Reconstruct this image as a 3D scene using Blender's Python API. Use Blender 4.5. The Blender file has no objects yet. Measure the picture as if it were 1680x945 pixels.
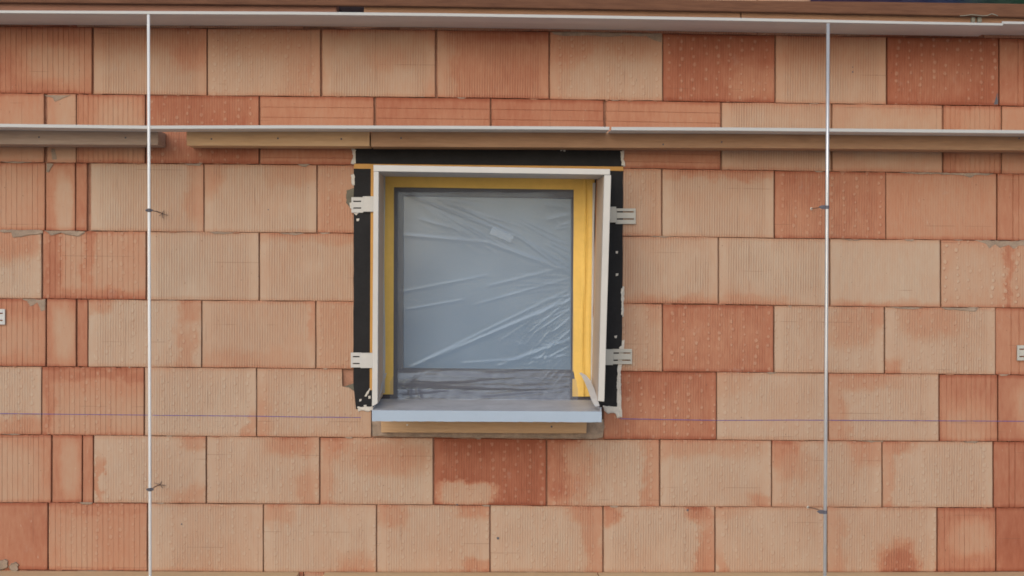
import bpy, bmesh, math, random
import numpy as np
from mathutils import Vector, Matrix, noise as mnoise

random.seed(7)
S = bpy.context.scene
COL = S.collection
PI = math.pi

# ------------------------------------------------------------------ camera
PW, PH, FPX = 1680.0, 945.0, 2576.092
CAM = Vector((-0.149123, -5.8, 0.420220))
EUL = (1.55097072, -0.00803205, -0.02546018)
cd = bpy.data.cameras.new('camera')
cam = bpy.data.objects.new('camera', cd)
COL.objects.link(cam)
cam.location = CAM
cam.rotation_euler = EUL
cd.sensor_width = 36.0
cd.lens = 36.0 * FPX / PW
cd.clip_start = 0.05
cd.clip_end = 500
S.camera = cam

# ------------------------------------------------------------------ sky, sun, exposure
SUN_EL, SUN_AZ = math.radians(24), math.radians(197)     # azimuth seen from above, clockwise from +Y (into the wall)
w = bpy.data.worlds.new('World')
S.world = w
w.use_nodes = True
wn = w.node_tree.nodes
wl = w.node_tree.links
bg = wn['Background']
sky = wn.new('ShaderNodeTexSky')
sky.sky_type = 'NISHITA'
sky.sun_disc = False
sky.sun_elevation = SUN_EL
sky.sun_rotation = SUN_AZ
sky.air_density = 1.0
sky.dust_density = 1.5
sky.ozone_density = 1.0
wl.new(sky.outputs[0], bg.inputs[0])
bg.inputs[1].default_value = 0.12
ld = bpy.data.lights.new('sun', 'SUN')
ld.energy = 0.95
ld.angle = math.radians(45)
ld.color = (1.0, 0.965, 0.915)
sun = bpy.data.objects.new('sun', ld)
COL.objects.link(sun)
sd = Vector((math.sin(SUN_AZ) * math.cos(SUN_EL), math.cos(SUN_AZ) * math.cos(SUN_EL), math.sin(SUN_EL)))
sun.rotation_euler = (-sd).to_track_quat('-Z', 'Y').to_euler()
sun.location = sd * 20
vs = S.view_settings
vs.view_transform = 'Standard'
vs.look = 'None'
vs.exposure = 0.26
vs.gamma = 1.0
S.render.filter_size = 1.6
S.cycles.filter_width = 1.7

# ------------------------------------------------------------------ measuring: photo pixel + distance in front of the wall -> point
RM = Matrix.Rotation(EUL[2], 3, 'Z') @ Matrix.Rotation(EUL[1], 3, 'Y') @ Matrix.Rotation(EUL[0], 3, 'X')


def at(px, py, dep=0.0):
    d = RM @ Vector(((px - PW / 2) / FPX, -(py - PH / 2) / FPX, -1.0))
    t = (-CAM.y - dep) / d.y
    return CAM + d * t


# ------------------------------------------------------------------ object helpers
def thing(name, label, cat, loc=(0, 0, 0), group=None):
    o = bpy.data.objects.new(name, None)
    o.empty_display_size = 0.05
    COL.objects.link(o)
    o.location = loc
    tag(o, label, cat, group)
    return o


def tag(o, label, cat, group=None):
    o['label'] = label
    o['category'] = cat
    if group:
        o['group'] = group
    return o


def link_mesh(name, me, m, parent=None, origin=(0, 0, 0)):
    o = bpy.data.objects.new(name, me)
    COL.objects.link(o)
    if m is not None:
        me.materials.append(m)
    o.location = origin
    if parent is not None:
        o.parent = parent
        base = Vector()
        q = parent
        while q is not None:
            base += q.location
            q = q.parent
        o.location = Vector(origin) - base
    return o


def obj(name, bm, m, parent=None, smooth=False, origin=None):
    """bm is in world coordinates; it becomes ONE object with its origin at the mesh centre"""
    bmesh.ops.recalc_face_normals(bm, faces=bm.faces[:])
    if origin is None:
        lo = Vector([min(v.co[i] for v in bm.verts) for i in range(3)])
        hi = Vector([max(v.co[i] for v in bm.verts) for i in range(3)])
        origin = Vector(((lo.x + hi.x) / 2, (lo.y + hi.y) / 2, lo.z))
    bmesh.ops.translate(bm, verts=bm.verts[:], vec=-Vector(origin))
    me = bpy.data.meshes.new(name)
    bm.to_mesh(me)
    bm.free()
    if smooth:
        for p in me.polygons:
            p.use_smooth = True
    return link_mesh(name, me, m, parent, origin)


def prism(pts, y0, y1, bev=0.0, bm=None, seg=1):
    """pts: (x, z) outline; solid between depth planes y0 (front, more negative) and y1"""
    b = bmesh.new()
    f = [b.verts.new((p[0], y0, p[1])) for p in pts]
    k = [b.verts.new((p[0], y1, p[1])) for p in pts]
    n = len(pts)
    b.faces.new(f)
    b.faces.new(k[::-1])
    for i in range(n):
        b.faces.new((f[i], k[i], k[(i + 1) % n], f[(i + 1) % n]))
    bmesh.ops.recalc_face_normals(b, faces=b.faces[:])
    if bev > 0:
        bmesh.ops.bevel(b, geom=b.edges[:], offset=bev, segments=seg, affect='EDGES', profile=0.6)
    if bm is None:
        return b
    me = bpy.data.meshes.new('tmp')
    b.to_mesh(me)
    b.free()
    bm.from_mesh(me)
    bpy.data.meshes.remove(me)
    return bm


def xz(px, py, dep):
    p = at(px, py, dep)
    return (p.x, p.z)


def pprism(pix, dep, back, bev=0.0, bm=None, seg=1):
    """outline in photo pixels measured at depth dep in front of the wall, solid back to depth `back`"""
    return prism([xz(x, y, dep) for x, y in pix], -dep, -back, bev, bm, seg)


def tube(bm, pts, r, n=8, cap=True):
    pts = [Vector(p) for p in pts]
    rings = []
    for i, p in enumerate(pts):
        a = pts[max(i - 1, 0)]
        c = pts[min(i + 1, len(pts) - 1)]
        d = (c - a).normalized()
        q = d.to_track_quat('Z', 'Y')
        rr = r[i] if isinstance(r, (list, tuple)) else r
        rings.append([bm.verts.new(p + q @ Vector((rr * math.cos(2 * PI * k / n), rr * math.sin(2 * PI * k / n), 0))) for k in range(n)])
    for a, c in zip(rings, rings[1:]):
        for k in range(n):
            bm.faces.new((a[k], a[(k + 1) % n], c[(k + 1) % n], c[k]))
    if cap:
        bm.faces.new(rings[0][::-1])
        bm.faces.new(rings[-1])
    return bm


def ragged(pix, amp, step, seed):
    """subdivide a pixel outline and shake it"""
    rnd = random.Random(seed)
    out = []
    n = len(pix)
    for i in range(n):
        a, b = pix[i], pix[(i + 1) % n]
        L = math.hypot(b[0] - a[0], b[1] - a[1])
        m = max(1, int(L / step))
        for k in range(m):
            t = k / m
            out.append((a[0] + (b[0] - a[0]) * t + rnd.uniform(-amp, amp), a[1] + (b[1] - a[1]) * t + rnd.uniform(-amp, amp)))
    return out


def lump(pix, dep0, thick, amp=0.8, step=5, seed=1, bm=None):
    """a ragged flat lump stuck on the wall: outline at the wall, smaller and domed in front"""
    out = ragged(pix, amp, step, seed)
    rnd = random.Random(seed + 99)
    b = bm or bmesh.new()
    cx = sum(p[0] for p in out) / len(out)
    cy = sum(p[1] for p in out) / len(out)
    base = [b.verts.new(at(x, y, dep0)) for x, y in out]
    mid = [b.verts.new(at(x + (cx - x) * 0.10, y + (cy - y) * 0.18, dep0 + thick * rnd.uniform(0.6, 1.0))) for x, y in out]
    n = len(out)
    for i in range(n):
        b.faces.new((base[i], base[(i + 1) % n], mid[(i + 1) % n], mid[i]))
    b.faces.new(mid)
    return b


# ------------------------------------------------------------------ material helpers
class NT:
    def __init__(self, name):
        self.m = bpy.data.materials.new(name)
        self.m.use_nodes = True
        self.t = self.m.node_tree
        self.n = self.t.nodes
        self.b = self.n['Principled BSDF']

    def link(self, a, b):
        self.t.links.new(a, b)

    def put(self, sock, v):
        if isinstance(v, bpy.types.NodeSocket):
            self.link(v, sock)
        elif v is not None:
            if isinstance(v, (tuple, list)) and len(v) == 3 and sock.type == 'RGBA':
                v = (*v, 1)
            sock.default_value = v

    def math(self, op, a, b=None, c=None, clamp=False):
        n = self.n.new('ShaderNodeMath')
        n.operation = op
        n.use_clamp = clamp
        self.put(n.inputs[0], a)
        if b is not None:
            self.put(n.inputs[1], b)
        if c is not None:
            self.put(n.inputs[2], c)
        return n.outputs[0]

    def vmath(self, op, a, b=None, s=None):
        n = self.n.new('ShaderNodeVectorMath')
        n.operation = op
        self.put(n.inputs[0], a)
        if b is not None:
            self.put(n.inputs[1], b)
        if s is not None:
            self.put(n.inputs['Scale'], s)
        return n.outputs[0]

    def smooth(self, x, a, b, o0=0.0, o1=1.0):
        n = self.n.new('ShaderNodeMapRange')
        n.interpolation_type = 'SMOOTHSTEP'
        for i, v in zip((0, 1, 2, 3, 4), (x, a, b, o0, o1)):
            self.put(n.inputs[i], v)
        return n.outputs[0]

    def noise(self, vec, scale, detail=3, rough=0.55, out=0):
        n = self.n.new('ShaderNodeTexNoise')
        if vec is not None:
            self.put(n.inputs['Vector'], vec)
        n.inputs['Scale'].default_value = scale
        n.inputs['Detail'].default_value = detail
        n.inputs['Roughness'].default_value = rough
        return n.outputs[out]

    def mix(self, f, a, b):
        n = self.n.new('ShaderNodeMix')
        n.data_type = 'RGBA'
        self.put(n.inputs[0], f)
        self.put(n.inputs[6], a)
        self.put(n.inputs[7], b)
        return n.outputs[2]

    def fmix(self, f, a, b):
        n = self.n.new('ShaderNodeMix')
        n.data_type = 'FLOAT'
        self.put(n.inputs[0], f)
        self.put(n.inputs[2], a)
        self.put(n.inputs[3], b)
        return n.outputs[0]

    def sep(self, v):
        n = self.n.new('ShaderNodeSeparateXYZ')
        self.put(n.inputs[0], v)
        return n.outputs

    def comb(self, x, y, z):
        n = self.n.new('ShaderNodeCombineXYZ')
        for i, v in enumerate((x, y, z)):
            self.put(n.inputs[i], v)
        return n.outputs[0]

    def coord(self, k='Object'):
        return self.n.new('ShaderNodeTexCoord').outputs[k]

    def attr(self, name, typ='OBJECT', out='Vector'):
        n = self.n.new('ShaderNodeAttribute')
        n.attribute_type = typ
        n.attribute_name = name
        return n.outputs[out]

    def ramp(self, f, stops):
        n = self.n.new('ShaderNodeValToRGB')
        self.put(n.inputs[0], f)
        e = n.color_ramp.elements
        while len(e) < len(stops):
            e.new(0.5)
        for el, (p, c) in zip(e, stops):
            el.position = p
            el.color = (*c, 1)
        return n.outputs[0]

    def bump(self, h, dist, strength=1.0, normal=None):
        n = self.n.new('ShaderNodeBump')
        n.inputs['Strength'].default_value = strength
        n.inputs['Distance'].default_value = dist
        self.put(n.inputs['Height'], h)
        if normal is not None:
            self.put(n.inputs['Normal'], normal)
        self.link(n.outputs[0], self.b.inputs['Normal'])
        return n.outputs[0]

    def done(self, color=None, rough=None, spec=None, metal=None):
        self.put(self.b.inputs['Base Color'], color)
        self.put(self.b.inputs['Roughness'], rough)
        self.put(self.b.inputs['Specular IOR Level'], spec)
        self.put(self.b.inputs['Metallic'], metal)
        return self.m


def mat_plain(name, c, rough=0.6, var=0.12, scale=8.0, spec=0.3, bump=0.0, metal=0.0, c2=None, stretch=None):
    t = NT(name)
    v = t.coord('Object')
    if stretch:
        v = t.vmath('MULTIPLY', v, stretch)
    n1 = t.noise(v, scale, 4, 0.6)
    n2 = t.noise(v, scale * 7, 3, 0.6)
    f = t.math('ADD', t.math('MULTIPLY', n1, 0.7), t.math('MULTIPLY', n2, 0.3))
    lo = tuple(x * (1 - var) for x in c) if c2 is None else c2
    hi = tuple(min(1, x * (1 + var)) for x in c) if c2 is None else c
    col = t.ramp(f, [(0.3, lo), (0.7, hi)])
    if bump:
        t.bump(f, bump)
    return t.done(col, rough, spec, metal)


# ---- the clay brick: base tone and up to three bloom patches per brick, read from the brick's own properties
def mat_brick():
    t = NT('fired_clay')
    uvn = t.n.new('ShaderNodeUVMap')
    uvn.uv_map = 'face'
    uv = uvn.outputs[0]
    oc = t.coord('Object')
    seed = t.attr('seed', out='Fac')
    a = t.sep(t.attr('surface'))                 # tone, groove, dots
    off = t.comb(seed, t.math('MULTIPLY', seed, 1.7), t.math('MULTIPLY', seed, 0.6))
    p = t.vmath('ADD', oc, off)
    x, y, z = t.sep(oc)[:3]
    nz = t.noise(p, 9, 5, 0.62, out=1)
    nz2 = t.noise(p, 45, 5, 0.7, out=1)
    dist = t.vmath('ADD', t.vmath('SCALE', t.vmath('SUBTRACT', nz, (0.5, 0.5, 0.5)), s=0.34),
                   t.vmath('SCALE', t.vmath('SUBTRACT', nz2, (0.5, 0.5, 0.5)), s=0.11))
    d0 = t.sep(dist)
    su = t.sep(uv)
    u = t.math('ADD', su[0], d0[0])
    v = t.math('ADD', su[1], t.math('MULTIPLY', d0[2], 1.3))
    tone = a[0]
    for k in (1, 2, 3):
        A = t.sep(t.attr('patch_%d' % k))        # cx, cy, tone
        B = t.sep(t.attr('spread_%d' % k))       # hw, hh, soft
        dx = t.math('DIVIDE', t.math('ABSOLUTE', t.math('SUBTRACT', u, A[0])), B[0])
        dy = t.math('DIVIDE', t.math('ABSOLUTE', t.math('SUBTRACT', v, A[1])), B[1])
        q = t.math('POWER', t.math('ADD', t.math('POWER', dx, 3.2), t.math('POWER', dy, 3.2)), 1 / 3.2)
        msk = t.smooth(q, t.math('SUBTRACT', 0.93, t.math('ADD', B[2], 0.14)), t.math('ADD', 1.04, t.math('ADD', B[2], 0.14)), 0.9, 0.0)
        msk = t.math('MULTIPLY', msk, t.math('GREATER_THAN', B[0], 0.0))
        tone = t.fmix(msk, tone, A[2])
    big = t.noise(p, 5, 3, 0.5)
    tone = t.math('ADD', tone, t.math('MULTIPLY', t.math('SUBTRACT', big, 0.5), 0.30))
    fine = t.noise(t.vmath('MULTIPLY', p, (1, 1, 0.22)), 75, 5, 0.68)
    tone = t.math('ADD', tone, t.math('MULTIPLY', t.math('SUBTRACT', fine, 0.5), 0.40))
    # red rim along the bed joints
    ev = t.math('MINIMUM', su[1], t.math('SUBTRACT', 1.0, su[1]))
    rim = t.smooth(t.math('ADD', ev, t.math('MULTIPLY', d0[1], 0.25)), 0.0, 0.07, 1.0, 0.0)
    tone = t.math('SUBTRACT', tone, t.math('MULTIPLY', rim, 0.22))
    # fine extruded ribs (period 9.3 mm), fading in the smooth margins
    eu = t.math('MINIMUM', su[0], t.math('SUBTRACT', 1.0, su[0]))
    ribm = t.math('MULTIPLY', t.smooth(eu, 0.04, 0.11), a[1])
    rbn = t.smooth(t.noise(p, 7, 2, 0.5), 0.25, 0.6, 0.35, 1.0)
    ribm = t.math('MULTIPLY', ribm, rbn)
    rib = t.math('SINE', t.math('MULTIPLY', x, 2 * PI / 0.0093))
    rib = t.math('MULTIPLY', t.smooth(rib, -0.95, -0.2, 0.0, 1.0), ribm)
    groove = t.math('SUBTRACT', ribm, rib)
    # pressed dots: columns 44 mm apart, loosely stacked, each with its own size or missing
    px = t.math('ADD', t.math('DIVIDE', x, 0.0450), t.math('MULTIPLY', seed, 0.37))
    pz = t.math('DIVIDE', z, 0.0295)
    ci = t.math('FLOOR', px)
    wn0 = t.n.new('ShaderNodeTexWhiteNoise')
    t.put(wn0.inputs['Vector'], t.comb(ci, seed, 0.5))
    colr = wn0.outputs['Value']
    pz = t.math('ADD', pz, t.math('MULTIPLY', colr, 3.0))
    cj = t.math('FLOOR', pz)
    wn1 = t.n.new('ShaderNodeTexWhiteNoise')
    t.put(wn1.inputs['Vector'], t.comb(ci, cj, seed))
    r1 = t.sep(wn1.outputs['Color'])
    fx = t.math('ADD', t.math('SUBTRACT', t.math('FRACT', px), 0.5), t.math('MULTIPLY', t.math('SUBTRACT', r1[0], 0.5), 0.26))
    fz = t.math('ADD', t.math('SUBTRACT', t.math('FRACT', pz), 0.5), t.math('MULTIPLY', t.math('SUBTRACT', r1[1], 0.5), 0.3))
    wob = t.math('MULTIPLY', t.math('SUBTRACT', t.noise(p, 130, 3, 0.6), 0.5), 0.42)
    rr = t.math('ADD', t.math('SQRT', t.math('ADD', t.math('POWER', t.math('MULTIPLY', fx, 1.85), 2), t.math('POWER', fz, 2))), wob)
    size = t.math('MULTIPLY', t.math('ADD', 0.15, t.math('MULTIPLY', r1[2], 0.15)),
                  t.math('GREATER_THAN', t.math('ADD', t.math('MULTIPLY', r1[1], 0.6), t.math('MULTIPLY', colr, 0.8)), 0.24))
    dot = t.smooth(rr, t.math('MULTIPLY', size, 0.55), t.math('ADD', size, 0.03), 1.0, 0.0)
    dm = t.math('MULTIPLY', a[2], t.smooth(t.noise(p, 8, 2, 0.5), 0.3, 0.55))
    dot = t.math('MULTIPLY', dot, dm)
    ring = t.smooth(t.math('ABSOLUTE', t.math('SUBTRACT', rr, t.math('ADD', size, 0.05))), 0.0, 0.09, 1.0, 0.0)  # dark crescent on one side of each dot: relief shade put into colour
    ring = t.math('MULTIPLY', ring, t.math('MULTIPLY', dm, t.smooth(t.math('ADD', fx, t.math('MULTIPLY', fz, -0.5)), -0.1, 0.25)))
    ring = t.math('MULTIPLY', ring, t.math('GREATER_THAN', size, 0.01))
    tone = t.math('ADD', tone, t.math('MULTIPLY', dot, 0.08))
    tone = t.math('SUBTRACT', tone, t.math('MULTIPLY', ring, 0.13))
    tone = t.math('SUBTRACT', tone, t.math('MULTIPLY', groove, 0.13))
    col = t.ramp(t.math('MULTIPLY', tone, 0.8), [(0.0, (0.265, 0.080, 0.044)), (0.176, (0.350, 0.130, 0.077)), (0.36, (0.432, 0.211, 0.131)),
                        (0.56, (0.450, 0.276, 0.186)), (0.8, (0.468, 0.346, 0.258)), (1.0, (0.520, 0.415, 0.325))])
    col = t.mix(t.math('MULTIPLY', dot, 0.19), col, (0.56, 0.43, 0.32))
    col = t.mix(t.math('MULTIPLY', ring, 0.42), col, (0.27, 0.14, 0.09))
    col = t.mix(t.math('MULTIPLY', groove, 0.24), col, (0.25, 0.13, 0.085))  # shade of the grooves mixed into the clay colour
    # specks and pin holes
    sp = t.noise(p, 120, 1, 0.4)
    speck = t.math('MULTIPLY', t.smooth(sp, 0.77, 0.83), 0.55)
    col = t.mix(speck, col, (0.10, 0.055, 0.04))
    gz = t.noise(t.vmath('ADD', p, (3.1, 0.2, 5.3)), 14, 5, 0.7)
    col = t.mix(t.math('MULTIPLY', t.smooth(gz, 0.60, 0.78), 0.22), col, (0.42, 0.36, 0.31))
    ln_u = t.math('FRACT', t.math('MULTIPLY', seed, 7.31))
    ln_v = t.math('FRACT', t.math('MULTIPLY', seed, 3.17))
    wob2 = t.math('MULTIPLY', t.math('SUBTRACT', t.noise(p, 20, 3, 0.6), 0.5), 0.006)
    cu = t.smooth(t.math('ABSOLUTE', t.math('SUBTRACT', t.math('ADD', su[0], wob2), ln_u)), 0.0015, 0.0045, 1.0, 0.0)
    cu = t.math('MULTIPLY', cu, t.smooth(t.noise(p, 11, 2, 0.5), 0.45, 0.6))
    cv = t.smooth(t.math('ABSOLUTE', t.math('SUBTRACT', t.math('ADD', su[1], wob2), ln_v)), 0.002, 0.007, 1.0, 0.0)
    cv = t.math('MULTIPLY', cv, t.smooth(t.noise(t.vmath('ADD', p, (1, 4, 2)), 6, 2, 0.5), 0.52, 0.62))
    crack = t.math('MULTIPLY', t.math('MAXIMUM', cu, cv), 0.45)
    col = t.mix(crack, col, (0.20, 0.10, 0.065))
    tk = t.noise(t.vmath('MULTIPLY', t.vmath('ADD', p, (7, 3, 1)), (1.6, 1, 0.55)), 75, 2, 0.5)
    col = t.mix(t.math('MULTIPLY', t.smooth(tk, 0.745, 0.80), 0.5), col, (0.13, 0.08, 0.06))
    pl_ = t.noise(t.vmath('MULTIPLY', t.vmath('ADD', p, (2, 9, 6)), (1.6, 1, 0.5)), 60, 2, 0.5)
    col = t.mix(t.math('MULTIPLY', t.smooth(pl_, 0.72, 0.80), 0.4), col, (0.52, 0.42, 0.33))
    h = t.math('ADD', t.math('MULTIPLY', rib, 0.8), t.math('ADD', t.math('MULTIPLY', dot, 0.30), t.math('MULTIPLY', fine, 0.45)))
    t.bump(h, 0.0016)
    return t.done(col, 0.9, 0.15)


def mat_wood(name, c_lo, c_hi, scale=1.0, rough=0.75):
    t = NT(name)
    oc = t.coord('Object')
    rnd = t.n.new('ShaderNodeObjectInfo').outputs['Random']
    p = t.vmath('ADD', oc, t.comb(t.math('MULTIPLY', rnd, 9), t.math('MULTIPLY', rnd, 3), rnd))
    g = t.noise(t.vmath('MULTIPLY', p, (1.2, 14, 14)), 9 * scale, 5, 0.6)
    f = t.noise(t.vmath('MULTIPLY', p, (2, 40, 40)), 16 * scale, 3, 0.6)
    b = t.noise(t.vmath('MULTIPLY', p, (1, 2, 2)), 3, 3, 0.5)
    s = t.math('ADD', t.math('ADD', t.math('MULTIPLY', g, 0.5), t.math('MULTIPLY', f, 0.2)), t.math('MULTIPLY', b, 0.3))
    col = t.ramp(s, [(0.32, c_lo), (0.66, c_hi)])
    # knots
    vo = t.n.new('ShaderNodeTexVoronoi')
    t.put(vo.inputs['Vector'], t.vmath('MULTIPLY', p, (2.4, 9, 9)))
    vo.inputs['Scale'].default_value = 1.0
    kn = t.smooth(vo.outputs['Distance'], 0.03, 0.12, 0.5, 0.0)
    col = t.mix(kn, col, tuple(x * 0.5 for x in c_lo))
    t.bump(t.math('ADD', g, t.math('MULTIPLY', f, 0.5)), 0.0012)
    return t.done(col, rough, 0.25)


M = {}
M['brick'] = mat_brick()
M['mortar_dark'] = mat_plain('joint_shadowed_clay', (0.36, 0.19, 0.13), 0.95, 0.3, 20, 0.1)
M['mortar'] = mat_plain('grey_mortar', (0.31, 0.235, 0.18), 0.95, 0.3, 30, 0.1, bump=0.004)
M['clay_bit'] = mat_plain('broken_clay', (0.33, 0.16, 0.10), 0.95, 0.3, 40, 0.1)
M['mortar_dark_grey'] = mat_plain('dark_grey_mortar', (0.15, 0.14, 0.11), 0.95, 0.3, 30, 0.1)  # darker greenish grey mortar beside the window
M['wood_light'] = mat_wood('fresh_spruce', (0.60, 0.43, 0.25), (0.70, 0.53, 0.33))
M['wood_mid'] = mat_wood('dull_brown_batten', (0.25, 0.130, 0.074), (0.35, 0.195, 0.115))
M['gap_shade'] = mat_plain('dark_gap_shade', (0.035, 0.024, 0.026), 0.8, 0.3, 10, 0.1)  # near black, painted shade for the gap above the upper rail
M['plaster'] = mat_plain('white_plaster_residue', (0.60, 0.57, 0.52), 0.9, 0.15, 60, 0.1, bump=0.003)
M['zinc'] = mat_plain('pale_coated_metal', (0.45, 0.455, 0.455), 0.42, 0.08, 2.5, 0.4, stretch=(0.5, 3, 3))
M['tray'] = mat_plain('brightened_tray_underside', (0.62, 0.595, 0.565), 0.5, 0.10, 3, 0.3, stretch=(0.5, 3, 3))  # lighter than the lip metal: brightening of the underside put into its colour
M['rod'] = mat_plain('galvanised_rod', (0.74, 0.75, 0.76), 0.3, 0.05, 6, 0.5)
M['rod_grey'] = mat_plain('grey_galvanised_rod', (0.60, 0.61, 0.63), 0.38, 0.10, 9, 0.5, metal=0.55, stretch=(4, 4, 1))
M['steel'] = mat_plain('dark_steel', (0.10, 0.095, 0.11), 0.5, 0.2, 30, 0.4)
M['clamp_steel'] = mat_plain('blue_grey_steel', (0.10, 0.10, 0.13), 0.5, 0.15, 30, 0.4)
M['wire'] = mat_plain('rusty_wire', (0.21, 0.15, 0.12), 0.7, 0.2, 30, 0.2)
M['wood_grey'] = mat_wood('weathered_batten', (0.30, 0.215, 0.165), (0.42, 0.32, 0.26))
M['wood_pale'] = mat_wood('pale_spruce', (0.46, 0.28, 0.15), (0.57, 0.38, 0.225))
M['wood_brown'] = mat_wood('brown_spruce', (0.33, 0.182, 0.104), (0.45, 0.272, 0.165))
M['wood_red'] = mat_wood('reddish_plank', (0.22, 0.105, 0.070), (0.31, 0.155, 0.105))
M['wood_dark'] = mat_wood('stained_board', (0.095, 0.040, 0.023), (0.18, 0.083, 0.046))
M['box'] = mat_plain('white_reveal_board', (0.55, 0.53, 0.50), 0.55, 0.06, 5, 0.3)
M['black'] = mat_plain('black_membrane', (0.019, 0.019, 0.021), 0.7, 0.25, 12, 0.15, bump=0.002)
M['orange'] = mat_plain('orange_tape', (0.52, 0.27, 0.065), 0.5, 0.12, 10, 0.3)
M['yellow'] = mat_plain('yellow_masking_tape', (0.76, 0.50, 0.125), 0.55, 0.10, 7, 0.3, bump=0.002)
M['frame'] = mat_plain('anthracite_frame', (0.050, 0.044, 0.056), 0.45, 0.1, 5, 0.4)
M['sill'] = mat_plain('blue_film_on_sill', (0.35, 0.43, 0.53), 0.35, 0.05, 4, 0.4)
M['sill_top'] = mat_plain('dusty_sill_top', (0.50, 0.50, 0.52), 0.5, 0.18, 8, 0.3)
M['clip'] = mat_plain('white_plastic_clip', (0.52, 0.52, 0.51), 0.5, 0.06, 20, 0.3)
M['bracket'] = mat_plain('weathered_bracket', (0.22, 0.21, 0.17), 0.7, 0.2, 30, 0.2)
M['clip_grey'] = mat_plain('greyish_plastic_clip', (0.45, 0.44, 0.40), 0.5, 0.06, 20, 0.3)
M['strip'] = mat_plain('white_foam_strip', (0.55, 0.54, 0.53), 0.6, 0.06, 20, 0.2)
M['tape_tint'] = mat_plain('cream_tape_bounce', (0.62, 0.47, 0.36), 0.6, 0.12, 6, 0.3)
M['seam_reflect'] = mat_plain('foam_and_tape_reflection', (0.36, 0.19, 0.11), 0.9, 0.3, 20, 0.1)  # foam brown that also paints the orange tape's reflection


def mat_tarp():
    t = NT('dark_blue_green_sheet')
    x = t.sep(t.coord('Object'))[0]
    n = t.noise(t.coord('Object'), 9, 4, 0.6)
    f = t.math('ADD', x, t.math('MULTIPLY', t.math('SUBTRACT', n, 0.5), 0.25))
    col = t.ramp(t.smooth(f, -0.5, 0.4), [(0.0, (0.055, 0.030, 0.085)), (0.4, (0.030, 0.045, 0.110)), (0.65, (0.030, 0.060, 0.055)), (1.0, (0.025, 0.075, 0.040))])
    return t.done(col, 0.6, 0.2)


M['tarp'] = mat_tarp()


def mat_chalk():
    t = NT('blue_chalk')
    p = t.coord('Object')
    n = t.noise(p, 30, 4, 0.7)
    al = t.smooth(n, 0.28, 0.55, 0.45, 1.0)
    t.put(t.b.inputs['Alpha'], al)
    return t.done((0.15, 0.11, 0.30), 0.95, 0.05)


def mat_film():
    t = NT('clear_polythene_film')
    p = t.coord('Object')
    n = t.noise(p, 6, 4, 0.55)
    tr = t.n.new('ShaderNodeBsdfTransparent')
    df = t.n.new('ShaderNodeBsdfDiffuse')
    df.inputs[0].default_value = (0.42, 0.51, 0.66, 1)
    gl = t.n.new('ShaderNodeBsdfGlossy')
    gl.inputs['Color'].default_value = (0.62, 0.78, 1.0, 1)
    gl.inputs['Roughness'].default_value = 0.24
    m1 = t.n.new('ShaderNodeMixShader')
    t.put(m1.inputs[0], t.smooth(n, 0.3, 0.7, 0.09, 0.16))
    t.link(tr.outputs[0], m1.inputs[1])
    t.link(df.outputs[0], m1.inputs[2])
    lw = t.n.new('ShaderNodeLayerWeight')
    lw.inputs[0].default_value = 0.25
    m2 = t.n.new('ShaderNodeMixShader')
    t.put(m2.inputs[0], t.math('ADD', 0.035, t.math('MULTIPLY', lw.outputs['Facing'], 0.40), clamp=True))
    t.link(m1.outputs[0], m2.inputs[1])
    t.link(gl.outputs[0], m2.inputs[2])
    t.link(m2.outputs[0], t.n['Material Output'].inputs['Surface'])
    return t.m


def mat_pane():
    t = NT('sky_tinted_glass')
    p = t.coord('Object')
    n = t.noise(p, 2.2, 3, 0.5)
    col = t.ramp(n, [(0.3, (0.125, 0.195, 0.285)), (0.7, (0.155, 0.228, 0.315))])  # blue sky reflection painted into the pane's own colour
    return t.done(col, 0.18, 0.5)


def mat_ground():
    t = NT('sandy_building_ground')
    p = t.coord('Object')
    n = t.noise(p, 0.6, 5, 0.6)
    f = t.noise(p, 14, 5, 0.7)
    s = t.math('ADD', t.math('MULTIPLY', n, 0.5), t.math('MULTIPLY', f, 0.5))
    col = t.ramp(s, [(0.3, (0.40, 0.38, 0.35)), (0.7, (0.56, 0.535, 0.50))])
    t.bump(s, 0.03)
    return t.done(col, 0.95, 0.1)


M['chalk'] = mat_chalk()
M['film'] = mat_film()
M['pane'] = mat_pane()
M['ground'] = mat_ground()

# ------------------------------------------------------------------ ground
GZ = -1.252
bm = bmesh.new()
bmesh.ops.create_grid(bm, x_segments=40, y_segments=40, size=120)
for v in bm.verts:
    v.co.z = GZ - 0.002 if v.co.length < 12 else GZ + 0.25 * mnoise.noise(v.co * 0.05) - 0.1
g = obj('ground', bm, M['ground'], origin=Vector((0, 0, GZ)))
g['kind'] = 'structure'

# ------------------------------------------------------------------ the brick wall
wall = thing('brick_wall', 'raw hollow clay brick wall of blotchy orange and beige bricks around the window', 'wall', (0, 0, GZ))

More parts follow.
